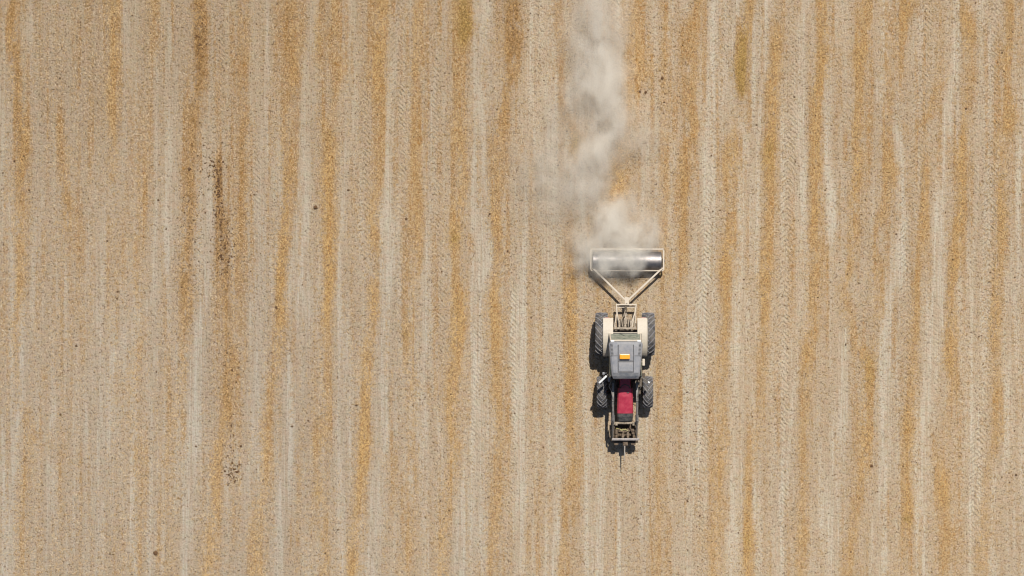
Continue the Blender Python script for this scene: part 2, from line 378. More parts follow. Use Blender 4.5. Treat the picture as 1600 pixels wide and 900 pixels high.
# rows go on beyond what the photograph shows
PYc = PY
EXTRA = [[(-200, x0 + RNG.uniform(-10, 10), RNG.uniform(.2, .8)) if k == 0 else (yy, x0 + RNG.uniform(-10, 10), RNG.uniform(.2, .85)) for k, yy in enumerate((-200, 100, 300, 500, 700, 900, 1100))]
         for x0 in list(range(-160, -10, 66)) + list(range(1640, 1780, 66))]
f_straw = rowfield(PX, PYc, STRAW + EXTRA, 9.2, 3.2, jitter=3.0)
f_pale = rowfield(PX, PYc, PALE, 9, 4.0, jitter=1.2)
f_st1 = streaks(PX, PYc, 900, 1.3, 3.5, 30, 200, 3)      # pale drag lines
f_st2 = streaks(PX, PYc, 1100, 1.6, 6.0, 20, 130, 5)
RUST = [[(-50,312,.7,10),(30,312,.9,11),(70,312,1.1,11),(110,312,1.0,11),(150,308,.6),(230,302,.5,12),(340,296,.55,12),(440,293,.65),(500,293,.35),(560,293,0)],
        [(-50,382,.35),(120,381,.45),(230,380,.4),(340,380,.4),(430,370,.2),(480,365,0)], [(180,335,0),(240,335,.45,18),(300,338,.4,18),(420,350,.45,18),(500,355,.2)],
        [(-50,870,.3),(80,875,.4),(160,880,.35,14),(300,888,.4,12),(400,890,.45,12),(460,893,.2)], [(0,450,.3),(120,458,.45),(200,452,.2)],
        [(225,340,.0),(245,342,.8,8),(300,342,.9,8),(350,345,.9,12),(405,352,1.0,12),(440,354,.6),(520,357,.4),(600,358,.6),(680,350,.2),(720,345,0)],
        [(-50,800,.8,14),(60,803,.9,14),(112,800,.6),(200,788,.35),(300,776,.2),(400,775,.1)], [(0,20,.5),(120,28,.5),(160,28,.6),(260,33,.3),(400,33,0)],
        [(0,345,.5,6),(60,347,.5,6),(110,343,.1)], [(200,90,0),(330,105,.5),(400,103,.1)], [(0,1068,.25),(300,1075,.4),(400,1065,.1)]]
OLIVE = [[(-60,722,.4),(0,724,.7,9),(40,728,1.1,11),(62,724,.9,9),(85,720,.0)], [(35,1163,.2),(60,1162,.9,9),(110,1160,1.2,8),(140,1160,.9,7),(160,1158,0)],
         [(200,900,0),(214,902,1.2,8),(230,900,1.0,8),(248,896,0)], [(50,498,.0),(60,498,.6,6),(85,498,0)], [(355,712,0),(372,713,.9,8),(385,712,0)], [(200,517,0),(212,517,.5,8),(225,516,0)],
         [(540,1356,0),(562,1357,.6,9),(590,1359,.5,9),(610,1360,0)], [(800,1418,0),(810,1419,.9,5),(822,1418,0)], [(515,637,0),(522,637,.7,6),(530,637,0)], [(820,1169,0),(840,1168,.7,6),(870,1168,0)],
         [(210,1204,0),(228,1205,.7,9),(260,1204,.3),(280,1203,0)], [(835,692,0),(842,691,.7,5),(850,691,0)], [(760,498,0),(772,500,.6,5),(785,501,0)]]
f_olive = rowfield(PX, PYc, OLIVE, 9, 3.0)
f_rust = rowfield(PX, PYc, RUST, 10, 3.0)      # brown, strawy streaks
tm = np.zeros_like(PX)
td = np.zeros_like(PX)
for row in TREAD:
    row = sorted(row)
    ys = [r[0] for r in row]
    c = np.interp(PY[:, 0], ys, [r[1] for r in row])
    s = np.interp(PY[:, 0], ys, [r[2] for r in row], left=0, right=0)
    d = PX - c[:, None]
    m = s[:, None] * np.clip((13.0 - np.abs(d)) / 3.5, 0, 1)
    sel = m > tm
    tm = np.where(sel, m, tm)
    td = np.where(np.abs(d) < 16, np.where(np.abs(d) < np.where(td == 0, 99, np.abs(td * PPM)), d / PPM, td), td)

ny, nx = GX.shape
co = np.stack([GX, GY, np.zeros_like(GX)], -1).reshape(-1, 3)
# shallow wheel ruts and straw swells, a couple of centimetres of real relief
co[:, 2] = (f_straw * .02 - f_pale * .015 - .01).reshape(-1)
idx = np.arange(ny * nx).reshape(ny, nx)
quads = np.stack([idx[:-1, :-1], idx[:-1, 1:], idx[1:, 1:], idx[1:, :-1]], -1).reshape(-1, 4)


def mesh_np(name, verts, faces):
    me = bpy.data.meshes.new(name)
    k = faces.shape[1]
    me.vertices.add(len(verts))
    me.vertices.foreach_set('co', verts.astype(np.float32).ravel())
    me.loops.add(faces.size)
    me.loops.foreach_set('vertex_index', faces.astype(np.int32).ravel())
    me.polygons.add(len(faces))
    me.polygons.foreach_set('loop_start', np.arange(0, faces.size, k, dtype=np.int32))
    me.update(calc_edges=True)
    me.validate()
    return me


def vattr(me, name, arr):
    a = me.attributes.new(name, 'FLOAT', 'POINT')
    a.data.foreach_set('value', np.ascontiguousarray(arr, np.float32).ravel())


gme = mesh_np('ground', co, quads)
for nme, arr in (('straw', f_straw), ('pale', f_pale), ('rust', f_rust), ('olive', f_olive), ('drag', f_st1), ('litter', f_st2), ('lug_side', td), ('lug', tm)):
    vattr(gme, nme, arr)
gme.polygons.foreach_set('use_smooth', np.ones(len(gme.polygons), bool))
ground = bpy.data.objects.new('ground', gme)
COL.objects.link(ground)
ground['kind'] = 'structure'


def ground_height(x, y):
    ix = np.clip(np.searchsorted(gx, x), 1, nx - 1)
    iy = np.clip(np.searchsorted(gy, y), 1, ny - 1)
    return co[:, 2].reshape(ny, nx)[iy, ix]


def ground_material():
    m, nt, b = new_mat('dry_stubble_soil')
    P = nt.objco()
    straw, pale, drag, litter = nt.attr('straw'), nt.attr('pale'), nt.attr('drag'), nt.attr('litter')
    lug, side = nt.attr('lug'), nt.attr('lug_side')
    sep = nt.n.new('ShaderNodeSeparateXYZ')
    nt.l.new(P, sep.inputs[0])
    X, Y = sep.outputs[0], sep.outputs[1]

    def stretch(fx, fy):
        return nt.vmath('MULTIPLY', P, (fx, fy, 1.0))
    grain = nt.noise(P, 9.5, 4, .70)
    grain2 = nt.noise(nt.vmath('ADD', nt.vmath('MULTIPLY', P, (1.25, .8, 1)), (13.1, 5.2, 0)), 19.0, 2, .6)
    blot = nt.noise(P, 2.6, 4, .6)
    mid = nt.noise(nt.vmath('ADD', P, (1.7, 9.2, 0)), 5.5, 3, .65)
    rust = nt.attr('rust')
    wide = nt.noise(stretch(.16, .09), 1.0, 3, .5)
    st_a = nt.noise(stretch(3.0, .12), 1.0, 4, .6)
    st_b = nt.noise(stretch(9.0, .35), 1.0, 3, .6)
    st_c = nt.noise(stretch(16.0, .45), 1.0, 3, .6)
    # soil, from brown-pink to pale grey
    g = nt.math('ADD', nt.math('MULTIPLY', pale, nt.rng(st_c, .32, .62, .22, .66)), nt.math('MULTIPLY', drag, .38))
    g = nt.math('ADD', g, nt.rng(st_c, .34, .66, -.22, .30))
    g = nt.math('ADD', g, nt.rng(st_a, .38, .66, -.22, .45))
    g = nt.math('ADD', g, nt.math('MULTIPLY', nt.math('SUBTRACT', blot, .5), .5), clamp=True)
    soil = nt.mix(g, (.386, .301, .209), (.460, .404, .320))
    hue = nt.noise(nt.vmath('ADD', P, (3.3, 8.1, 0)), 3.4, 3, .6)
    soil = nt.mix(nt.rng(hue, .36, .52, .55, 0.0), soil, nt.mix(1.0, soil, (1.06, .97, .95), 'MULTIPLY'))
    soil = nt.mix(nt.rng(hue, .50, .66, 0.0, .6), soil, nt.mix(1.0, soil, (.95, .985, .93), 'MULTIPLY'))
    # straw cover
    fray = nt.noise(nt.vmath('ADD', stretch(2.6, 1.0), (7, 3, 0)), 1.0, 4, .65)
    strawf = nt.math('MULTIPLY', straw, nt.rng(fray, .33, .63, .30, 1.2))
    strawf = nt.math('MAXIMUM', strawf, nt.attr('olive'))
    s = nt.math('ADD', nt.math('MULTIPLY', strawf, 1.05), nt.math('MULTIPLY', litter, .62))
    s = nt.math('MULTIPLY', s, nt.rng(Y, -11.0, 9.0, .84, 1.08))
    s = nt.math('ADD', s, nt.math('MULTIPLY', nt.math('SUBTRACT', st_c, .5), 1.1))
    s = nt.math('ADD', s, nt.math('MULTIPLY', nt.math('SUBTRACT', mid, .5), 1.35))
    s = nt.math('ADD', s, nt.math('MULTIPLY', nt.math('SUBTRACT', st_b, .5), .9))
    s = nt.math('ADD', s, nt.math('MULTIPLY', nt.math('SUBTRACT', grain, .5), 1.1))
    s = nt.math('ADD', s, nt.math('MULTIPLY', nt.math('SUBTRACT', blot, .5), .8))
    s = nt.math('SUBTRACT', s, nt.math('MULTIPLY', pale, .32))
    s = nt.rng(s, .02, 1.05)
    scol = nt.mix(nt.rng(blot, .38, .62), (.445, .226, .060), (.43, .27, .12))
    scol = nt.mix(nt.rng(hue, .34, .52, .7, 0.0), scol, (.37, .185, .068))
    scol = nt.mix(nt.math('MULTIPLY', nt.rng(nt.math('ADD', nt.attr('olive'), nt.math('MULTIPLY', nt.math('SUBTRACT', grain, .5), 3.0)), .15, 1.1), .85), scol, (.255, .150, .022))
    scol = nt.mix(nt.math('MULTIPLY', nt.rng(nt.math('ADD', rust, nt.math('MULTIPLY', nt.math('SUBTRACT', grain, .5), 3.2)), .25, 1.15), .85), scol, (.19, .090, .025))
    scol = nt.mix(nt.rng(grain2, .35, .7), nt.mix(.6, scol, (.19, .105, .035)), scol)
    c = nt.mix(nt.math('MULTIPLY', s, .92), soil, scol)
    # crumbs of darker and lighter soil
    dk = nt.rng(nt.math('ADD', nt.math('MULTIPLY', grain, .6), nt.math('MULTIPLY', grain2, .4)), .480, .375)
    dk = nt.math('MULTIPLY', dk, nt.math('SUBTRACT', .88, nt.math('MULTIPLY', pale, .48), clamp=True))
    c = nt.mix(dk, c, (.135, .082, .047))
    lt = nt.rng(grain2, .58, .74)
    c = nt.mix(nt.math('MULTIPLY', lt, .4), c, (.52, .43, .32))
    # slow random change of soil, then a painted side-to-side brightness falloff
    c = nt.mix(nt.rng(wide, .35, .65), nt.mix(1.0, c, (.93, .93, .935), 'MULTIPLY'), c)
    c = nt.mix(nt.rng(X, -14.0, 14.0), nt.mix(1.0, c, (.96, .96, .97), 'MULTIPLY'), nt.mix(1.0, c, (1.10, 1.08, 1.05), 'MULTIPLY'))  # vignette put into the ground colour: dimmer left, brighter and warmer right
    # the straw lies browner and thicker towards the far left of the field
    weather = nt.math('MULTIPLY', nt.rng(Y, -3.0, 11.0), nt.rng(X, 7.0, -9.0))
    weather = nt.math('MULTIPLY', weather, nt.rng(st_a, .36, .60, .25, 1.0))
    c = nt.mix(weather, c, nt.mix(1.0, c, (.90, .83, .72), 'MULTIPLY'))
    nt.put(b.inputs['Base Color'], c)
    b.inputs['Roughness'].default_value = .95
    b.inputs['Specular IOR Level'].default_value = .15
    # relief: crumbs and lug prints
    wob = nt.math('ADD', nt.math('MULTIPLY', nt.math('SUBTRACT', grain, .5), 2.4), nt.math('MULTIPLY', blot, 5.0))
    ph = nt.math('ADD', nt.math('MULTIPLY', Y, 2 * math.pi / .20), nt.math('MULTIPLY', nt.math('ABSOLUTE', side), 33.0))
    ph = nt.math('ADD', ph, wob)
    lugw = nt.math('MULTIPLY', nt.math('SINE', ph), nt.math('MULTIPLY', lug, nt.rng(hue, .36, .56, .12, 1.0)))
    h = nt.math('ADD', nt.math('MULTIPLY', grain, .10), nt.math('MULTIPLY', grain2, .022))
    h = nt.math('ADD', h, nt.math('MULTIPLY', lugw, .015))
    h = nt.math('ADD', h, nt.math('MULTIPLY', st_b, .03))
    nt.put(b.inputs['Normal'], nt.bump(h, .8, 1.0))
    return m


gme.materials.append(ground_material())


# ------------------------------------------------------------------ straw lying on the field (uncountable)
def straw_litter(n=230000):
    x = RNG.uniform(-21.5, 21.5, n * 3)
    y = RNG.uniform(-12.6, 12.6, n * 3)
    ix = np.clip(np.searchsorted(gx, x), 0, nx - 1)
    iy = np.clip(np.searchsorted(gy, y), 0, ny - 1)
    dens = .16 - .25 * f_rust[iy, ix] + .95 * f_straw[iy, ix] + .3 * f_st2[iy, ix] - .28 * f_pale[iy, ix]
    keep = RNG.uniform(0, 1, n * 3) < dens
    x, y, d = x[keep][:n], y[keep][:n], np.clip(f_straw[iy, ix][keep][:n], 0, 1)
    n = len(x)
    z = ground_height(x, y)
    L = RNG.uniform(.014, .06, n)
    w = RNG.uniform(.005, .012, n)
    a = RNG.uniform(0, math.pi, n)
    tilt = RNG.normal(0, .16, n)
    ca, sa = np.cos(a), np.sin(a)
    v = np.zeros((n, 6, 3))
    for k, (u, q, hh) in enumerate(((-1, -1, 0), (-1, 0, 1), (-1, 1, 0), (1, -1, 0), (1, 0, 1), (1, 1, 0))):
        v[:, k, 0] = x + u * L * ca - q * w * sa
        v[:, k, 1] = y + u * L * sa + q * w * ca
        v[:, k, 2] = z + .006 + hh * w * 1.2 + np.abs(tilt) * L * .5 + u * tilt * L * .5
    base = np.arange(n)[:, None] * 6
    f = np.concatenate([base + np.array([0, 1, 4, 3]), base + np.array([1, 2, 5, 4])])
    me = mesh_np('straw_litter', v.reshape(-1, 3), f)
    vattr(me, 'tone', np.repeat(RNG.uniform(0, 1, n), 6))
    vattr(me, 'gold', np.repeat(d, 6))
    jx, jy = np.clip(np.searchsorted(gx, x), 0, nx - 1), np.clip(np.searchsorted(gy, y), 0, ny - 1)
    vattr(me, 'olive', np.repeat(np.clip(f_olive[jy, jx], 0, 1), 6))
    vattr(me, 'rust', np.repeat(np.clip(f_rust[jy, jx], 0, 1), 6))
    m, nt, b = new_mat('dry_straw')
    t = nt.attr('tone')
    c = nt.mix(nt.rng(t, .0, .35), (.20, .12, .05), (.40, .27, .13))
    c = nt.mix(nt.rng(t, .4, 1.0, smooth=False), c, nt.mix(nt.attr('gold'), (.54, .44, .32), (.62, .39, .14)))
    c = nt.mix(nt.math('MULTIPLY', nt.attr('olive'), .55), c, nt.mix(t, (.15, .09, .012), (.46, .31, .09)))
    c = nt.mix(nt.math('MULTIPLY', nt.attr('rust'), .5), c, nt.mix(t, (.10, .045, .012), (.36, .19, .07)))
    nt.put(b.inputs['Base Color'], c)
    b.inputs['Roughness'].default_value = .8
    b.inputs['Specular IOR Level'].default_value = .2
    me.materials.append(m)
    o = bpy.data.objects.new('straw_litter', me)
    COL.objects.link(o)
    o['kind'] = 'stuff'
    o['label'] = 'loose dry straw strewn in rows over the stubble field'
    o['category'] = 'straw'
    return o


straw_litter()

# ------------------------------------------------------------------ crumbs and clods of dark soil
ICO = bmesh.new()
bmesh.ops.create_icosphere(ICO, subdivisions=1, radius=1.0)
ico_v = np.array([v.co[:] for v in ICO.verts])
ico_f = np.array([[v.index for v in f.verts] for f in ICO.faces])
ICO.free()


def soil_crumbs():
    pts = []

    def cluster(px, py, sx, sy, n, lo, hi):
        for _ in range(n):
            p = W(RNG.normal(px, sx), RNG.normal(py, sy))
            pts.append((p.x, p.y, RNG.uniform(lo, hi) * RNG.uniform(.6, 1)))
    cluster(334, 264, 13, 13, 70, .015, .055)
    cluster(342, 266, 4, 12, 15, .04, .085)
    cluster(343, 315, 3, 22, 60, .02, .07)
    cluster(350, 372, 10, 30, 110, .012, .05)
    cluster(354, 405, 9, 17, 40, .02, .06)
    cluster(312, 62, 6, 34, 80, .012, .045)
    cluster(300, 340, 14, 80, 90, .012, .035)
    cluster(372, 330, 14, 90, 70, .012, .03)
    cluster(347, 45, 4, 14, 16, .012, .04)
    cluster(296, 345, 8, 60, 70, .015, .045)
    cluster(365, 738, 8, 9, 75, .02, .06)
    cluster(358, 690, 8, 20, 22, .02, .05)
    cluster(357, 560, 8, 60, 70, .015, .05)
    cluster(325, 300, 40, 90, 160, .012, .035)
    cluster(1000, 790, 16, 14, 40, .015, .04)
    cluster(1032, 150, 14, 10, 16, .015, .045)
    cluster(800, 40, 14, 40, 80, .015, .04)
    for _ in range(5200):
        pts.append((RNG.uniform(-21, 21), RNG.uniform(-12.4, 12.4), .010 + .026 * RNG.uniform(0, 1) ** 3))
    for _ in range(160):
        pts.append((RNG.uniform(-21, 21), RNG.uniform(-12.4, 12.4), RNG.uniform(.03, .05)))
    pts = np.array(pts)
    n = len(pts)
    sc3 = RNG.uniform(.6, 1.25, (n, 1, 3)) * pts[:, 2][:, None, None]
    sc3[:, :, 2] *= .7
    v = ico_v[None] * sc3 * RNG.uniform(.75, 1.15, (n, len(ico_v), 1))
    v[:, :, 0] += pts[:, 0][:, None]
    v[:, :, 1] += pts[:, 1][:, None]
    v[:, :, 2] += (ground_height(pts[:, 0], pts[:, 1]) + pts[:, 2] * .35)[:, None]
    f = (ico_f[None] + (np.arange(n) * len(ico_v))[:, None, None]).reshape(-1, 3)
    me = mesh_np('soil_crumbs', v.reshape(-1, 3), f)
    me.materials.append(M_CLOD)
    o = bpy.data.objects.new('soil_crumbs', me)
    COL.objects.link(o)
    o['kind'] = 'stuff'
    o['label'] = 'dark crumbs of soil scattered over the field'
    o['category'] = 'soil crumbs'


M_CLOD, _nt, _b = new_mat('dark_soil')
_nt.put(_b.inputs['Base Color'], _nt.mix(_nt.noise(_nt.objco(), 14, 3), (.07, .033, .014), (.17, .092, .042)))
_b.inputs['Roughness'].default_value = .95
soil_crumbs()


def soil_clod(px, py, r, label):
    bm = bmesh.new()
    bmesh.ops.create_icosphere(bm, subdivisions=2, radius=r)
    for v in bm.verts:
        v.co *= random.uniform(.8, 1.18)
        v.co.z = max(v.co.z * .7, -r * .2)
    p = W(px, py, 0)
    o = link('soil_clod', bm, M_CLOD, None, False, (p.x, p.y, r * .2))
    o['label'] = label
    o['category'] = 'clod'
    o['group'] = 'dark clods lying loose on the field'


soil_clod(493, 324, .085, 'blackish clod on pale soil beside the brightest orange straw row')
soil_clod(243, 864, .09, 'dark ragged clod near the bottom edge of the field, far from the tractor')
soil_clod(432, 480, .055, 'small round black clod on an orange straw row left of centre')
soil_clod(1009, 144, .06, 'dark clod at the right edge of the drifting dust, the nearer of two')
soil_clod(1035, 122, .06, 'dark brown clod on a lugged tyre track a little right of the dust')
soil_clod(296, 264, .07, 'dark clod apart from and left of the dense dark crumb patch')
soil_clod(1362, 728, .06, 'dark clod on a straw row at lower right of the field')
soil_clod(635, 342, .055, 'dark clod on a pale strip between two lugged tyre tracks')

# ------------------------------------------------------------------ materials of the machines
M_TYRE = mat('dusty_rubber', (.034, .037, .046), .8, 0, .17, 7, .35)
M_LUG = mat('dusty_lug_rubber', (.165, .18, .225), .75, 0, .26, 7, .25)
M_RIM = mat('grey_rim', (.35, .34, .32), .5, .2, .4)
M_CREAM = mat('cream_paint', (.62, .545, .44), .6, 0, .32, 6, .16)
M_ROOF = mat('grey_roof_plastic', (.225, .232, .258), .5, 0, .13, 4, .2)
M_ROOFD = mat('dark_roof_groove', (.03, .032, .038), .6, 0, .04)
M_RED = mat('red_paint', (.44, .022, .06), .42, 0, .045, 6, .25, .3)
M_BLACK = mat('black_plastic', (.02, .02, .022), .55, 0, .10, 8, .3)
M_GRILLE = mat('nose_plastic', (.035, .04, .047), .45, 0, .12, 8, .3)
M_STEEL = mat('drum_steel', (.27, .26, .275), .52, 1.0, .2, 5, .4)
M_ARM = mat('loader_grey', (.17, .165, .165), .5, .2, .16, 8, .35)
M_IRON = mat('dirty_iron', (.055, .036, .022), .8, .1, .16, 12, .5)
M_PALE = mat('pale_frame_paint', (.66, .57, .46), .6, 0, .3, 8, .2)
M_AMBER = mat('amber_lens', (.85, .36, .012), .3, 0, .04, 10, .12, .3)
M_WHITE = mat('white_steel', (.78, .78, .78), .4, .1, .05)
M_HOSE = mat('hose', (.03, .03, .03), .5, 0, .2)
M_STRAP = mat('webbing_strap', (.42, .38, .12), .8, 0, .3)
M_GLASS, _nt, _b = new_mat('cab_glass')
_nt.put(_b.inputs['Base Color'], _nt.mix(_nt.rng(_nt.noise(_nt.objco(), 6, 5, .7), .35, .7), (.16, .19, .15), (.34, .34, .27)))
_b.inputs['Roughness'].default_value = .25
_b.inputs['Alpha'].default_value = .85

# ------------------------------------------------------------------ the tractor (front towards -Y)
ROOT = Vector((4.394, -2.875, 0))
tractor = empty('tractor', ROOT, 'red tractor with grey cab roof, amber beacon and front loader, towing the roller', 'tractor')


def Lp(px, py, z):
    return W(px, py, z) - ROOT


def make_wheel(cx, cy, rad, width, lugs, side):
    """wheel centred at local (cx, cy, rad): tyre with chevron lugs, rim with disc and hub"""
    wname = bpy.data.objects.new('wheel', None)
    wname.empty_display_size = .2
    COL.objects.link(wname)
    wname.parent = tractor
    wname.location = (cx, cy, rad)
    h = width / 2
    bm = bmesh.new()
    ri = rad * .60
    rt = rad - .035
    prof = [(-h * .72, ri), (-h * .95, ri + .05), (-h, (ri + rt) / 2), (-h * .97, rt - .05), (-h * .84, rt - .012), (-h * .4, rt), (0, rt + .004),
            (h * .4, rt), (h * .84, rt - .012), (h * .97, rt - .05), (h, (ri + rt) / 2), (h * .95, ri + .05), (h * .72, ri), (-h * .72, ri)]
    lathe_x(bm, prof, 48)
    bmesh.ops.remove_doubles(bm, verts=bm.verts, dist=1e-4)
    ty = link('tyre', bm, M_TYRE, wname, True)
    bm = bmesh.new()
    # chevron bars: apex leads towards the front at the top of the wheel
    sweep = .30 / rad
    for k in range(lugs):
        for s in (-1, 1):
            a0 = 2 * math.pi * (k + (.5 if s > 0 else 0)) / lugs
            pts = []
            for t in (0, .35, .7, 1.0):
                x = s * (-.02 + t * (h * .99 + .02)) if t else s * -.015
                a = a0 + sweep * t ** 1.15
                wdt = (.040 if t < 1 else .052) / rad
                r0 = rad if t < .9 else rad - .03
                pts.append((x, a, wdt, r0))
            rows_ = []
            for x, a, wdt, r0 in pts:
                ring = []
                for da, rr in ((-wdt * .62, rt - .03), (-wdt * .42, r0), (wdt * .42, r0), (wdt * .62, rt - .03)):
                    # angle measured from the top, growing towards the rear (+Y)
                    aa = a + da
                    ring.append((x, rr * math.sin(aa), rr * math.cos(aa)))
                rows_.append(ring)
            loft(bm, rows_)
    lug = link('lugs', bm, M_LUG, wname)
    bm = bmesh.new()
    lathe_x(bm, [(-h * .74, ri + .012), (-h * .74, ri - .03), (-h * .3 * side, ri - .05), (h * .15 * side, ri * .55), (h * .3 * side, ri * .5),
                 (h * .3 * side, .10), (h * .62 * side, .09), (h * .62 * side, .0001)], 32)
    lathe_x(bm, [(h * .74, ri + .012), (h * .74, ri - .03), (h * .2, ri - .05)], 32)
    link('rim', bm, M_RIM, wname, True)
    return wname


RA, FA = Lp(976, 522, .83).y, Lp(976, 612.5, .6).y      # rear and front axle
make_wheel(-.895, RA, .83, .48, 20, -1)
make_wheel(.895, RA, .83, .48, 20, 1)
make_wheel(-.88, FA, .61, .40, 17, -1)
make_wheel(.88, FA, .61, .40, 17, 1)

# chassis, axles, engine
bm = bmesh.new()
box(bm, (0, (RA + FA) / 2 - .05, .82), (.46, 2.9, .5), .03)
box(bm, (0, RA, .83), (1.35, .34, .34), .04)
box(bm, (0, FA, .60), (1.40, .16, .18), .03)
box(bm, (0, FA - .50, .78), (.56, .85, .35), .03)
for s in (-1, 1):
    box(bm, (s * .33, FA + .25, .95), (.16, .9, .35), .05)
box(bm, (0, RA + .38, .80), (.5, .35, .55), .04)
box(bm, (-.52, -.55, .72), (.30, .75, .42), .06)      # fuel tank and steps beside the cab
box(bm, (.52, -.55, .72), (.30, .75, .42), .06)
for s in (-1, 1):
    box(bm, (s * .68, -.62, .45), (.22, .40, .03), .005)
    box(bm, (s * .68, -.62, .72), (.2, .36, .03), .005)
link('chassis', bm, M_IRON, tractor)

# bonnet
yc, y0, y1, y2 = Lp(0, 590, 1.58).y, Lp(0, 607, 1.58).y, Lp(0, 646, 1.5).y, Lp(0, 658.5, 1.42).y


def hood_sec(y, w, top, bot, sh=.10):
    return [(-w, y, bot), (-w, y, top - sh), (-w + sh * .5, y, top - sh * .3), (-w * .5, y, top), (0, y, top + .015), (w * .5, y, top),
            (w - sh * .5, y, top - sh * .3), (w, y, top - sh), (w, y, bot)]


bm = bmesh.new()
loft(bm, [hood_sec(y0, .275, 1.60, .95), hood_sec(y0 - .3, .285, 1.60, .95), hood_sec(y1 + .2, .305, 1.53, .92), hood_sec(y1, .31, 1.50, .9)])
bonnet = link('bonnet', bm, M_RED, tractor, False)
bm = bmesh.new()
box(bm, (.10, y0 - .16, 1.612), (.09, .035, .02), .005)
link('bonnet_catch', bm, M_BLACK, bonnet)
bm = bmesh.new()
loft(bm, [hood_sec(yc + .2, .20, 1.54, .95, .06), hood_sec(y0 - .004, .215, 1.575, .95, .06)])
link('cowl', bm, M_RED, tractor)
bm = bmesh.new()
loft(bm, [hood_sec(y1 - .004, .305, 1.495, .88), hood_sec(y1 - .14, .30, 1.46, .85), hood_sec(y2, .27, 1.36, .8), hood_sec(y2 - .03, .25, 1.2, .8)])
nose = link('grille', bm, M_GRILLE, tractor)
for s in (-1, 1):
    bm = bmesh.new()
    box(bm, (s * .16, y2 - .035, 1.13), (.15, .05, .09), .012)
    link('headlight', bm, M_WHITE, nose)

# cab: posts, panes, roof
ROOFZ = 2.66
ry0, ry1 = Lp(0, 533.5, ROOFZ).y, Lp(0, 591.5, ROOFZ).y
rw0, rw1 = 26.7 / PPM * (1 - ROOFZ / H), 22.2 / PPM * (1 - ROOFZ / H)
wb = Lp(0, 521.5, 1.66).y                # foot of the rear window


def pane(name, pts, th=.012, m=None):
    bm = bmesh.new()
    p = [Vector(q) for q in pts]
    n = (p[1] - p[0]).cross(p[2] - p[0]).normalized() * th
    loft(bm, [[q - n / 2 for q in p], [q + n / 2 for q in p]])
    return bm


cab_b, cab_t = 1.02, ROOFZ - .10
bwr, bwf = .60, .56                # half width rear/front at waist
yb_f = ry1 - .02
bm = bmesh.new()
for s in (-1, 1):
    tube(bm, [(s * bwr, wb, 1.0), (s * bwr, wb, 1.66), (s * (rw0 - .08), ry0 - .02, cab_t)], .035, 6)
    tube(bm, [(s * bwf, yb_f + .08, .95), (s * bwf, yb_f + .05, 1.5), (s * (rw1 - .06), ry1 + .08, cab_t)], .03, 6)
    tube(bm, [(s * .62, -.42, .95), (s * .63, -.42, 1.5), (s * (rw0 - .05), -.40, cab_t)], .025, 6)
bar(bm, (-bwr, wb, 1.66), (bwr, wb, 1.66), .06, .05)
bar(bm, (-.56, yb_f + .1, 1.40), (.56, yb_f + .1, 1.40), .05, .06)
box(bm, (0, (wb + yb_f) / 2, 1.0), (1.16, abs(wb - yb_f), .08), .01)
link('cab_frame', bm, M_BLACK, tractor)
bm = bmesh.new()
bar(bm, (-bwr + .02, wb + .035, 1.64), (bwr - .02, wb + .035, 1.64), .04, .06)
bar(bm, (-rw0 + .08, ry0 + .035, cab_t - .01), (rw0 - .08, ry0 + .035, cab_t - .01), .05, .05)
for s in (-1, 1):
    bar(bm, (s * (bwr - .01), wb + .03, 1.66), (s * (rw0 - .08), ry0 + .02, cab_t), .04, .05)
link('window_surround', bm, M_CREAM, tractor)
rear_pane = link('rear_window', pane('w', [(-bwr + .05, wb, 1.68), (bwr - .05, wb, 1.68), (rw0 - .11, ry0 - .005, cab_t - .02), (-rw0 + .11, ry0 - .005, cab_t - .02)]), M_GLASS, tractor)
bm = bmesh.new()
tube(bm, [(-.22, wb + .03, 1.72), (.02, wb - .10, 2.02), (.2, wb - .13, 2.10)], .008, 5)
link('wiper', bm, M_BLACK, rear_pane)
link('windscreen', pane('w', [(-.5, yb_f + .07, 1.45), (.5, yb_f + .07, 1.45), (rw1 - .1, ry1 + .1, cab_t - .02), (-rw1 + .1, ry1 + .1, cab_t - .02)]), M_GLASS, tractor)
for s in (-1, 1):
    link('side_window', pane('w', [(s * .62, -.36, 1.1), (s * bwf, yb_f + .1, 1.1), (s * (rw1 - .05), ry1 + .12, cab_t - .02), (s * (rw0 - .05), -.36, cab_t - .02)]), M_GLASS, tractor)
    link('quarter_window', pane('w', [(s * bwr, wb - .05, 1.68), (s * .62, -.46, 1.66), (s * (rw0 - .05), -.46, cab_t - .02), (s * (rw0 - .07), ry0 - .06, cab_t - .02)]), M_GLASS, tractor)
bm = bmesh.new()
box(bm, (0, -.35 + .25, 1.22), (.50, .48, .14), .05)
box(bm, (0, -.35 + .52, 1.6), (.48, .12, .7), .05)
link('driver_seat', bm, M_BLACK, tractor)
bm = bmesh.new()
tube(bm, [(.19 * math.cos(t), -.95 + .17 * math.sin(t), 1.55 + .07 * math.sin(t)) for t in [k * math.pi / 10 for k in range(21)]], .016, 6)
tube(bm, [(0, -.95, 1.53), (0, -1.15, 1.1)], .025, 6)
link('steering_wheel', bm, M_BLACK, tractor)


def roof_sec(inset, z, r=.13):
    """rounded outline of the roof, wider at the rear"""
    out = []
    cs = [(-rw0 + inset, ry0 - inset, 90, 180), (-rw1 + inset, ry1 + inset, 180, 270), (rw1 - inset, ry1 + inset, 270, 360), (rw0 - inset, ry0 - inset, 0, 90)]
    for x, y, a, b_ in cs:
        cx, cy = x + (r if x < 0 else -r), y + (r if y < -.2 and y < (ry0 + ry1) / 2 else -r)
        for k in range(5):
            t = R(a + (b_ - a) * k / 4)
            out.append((cx + r * math.cos(t), cy + r * math.sin(t), z))
    return out


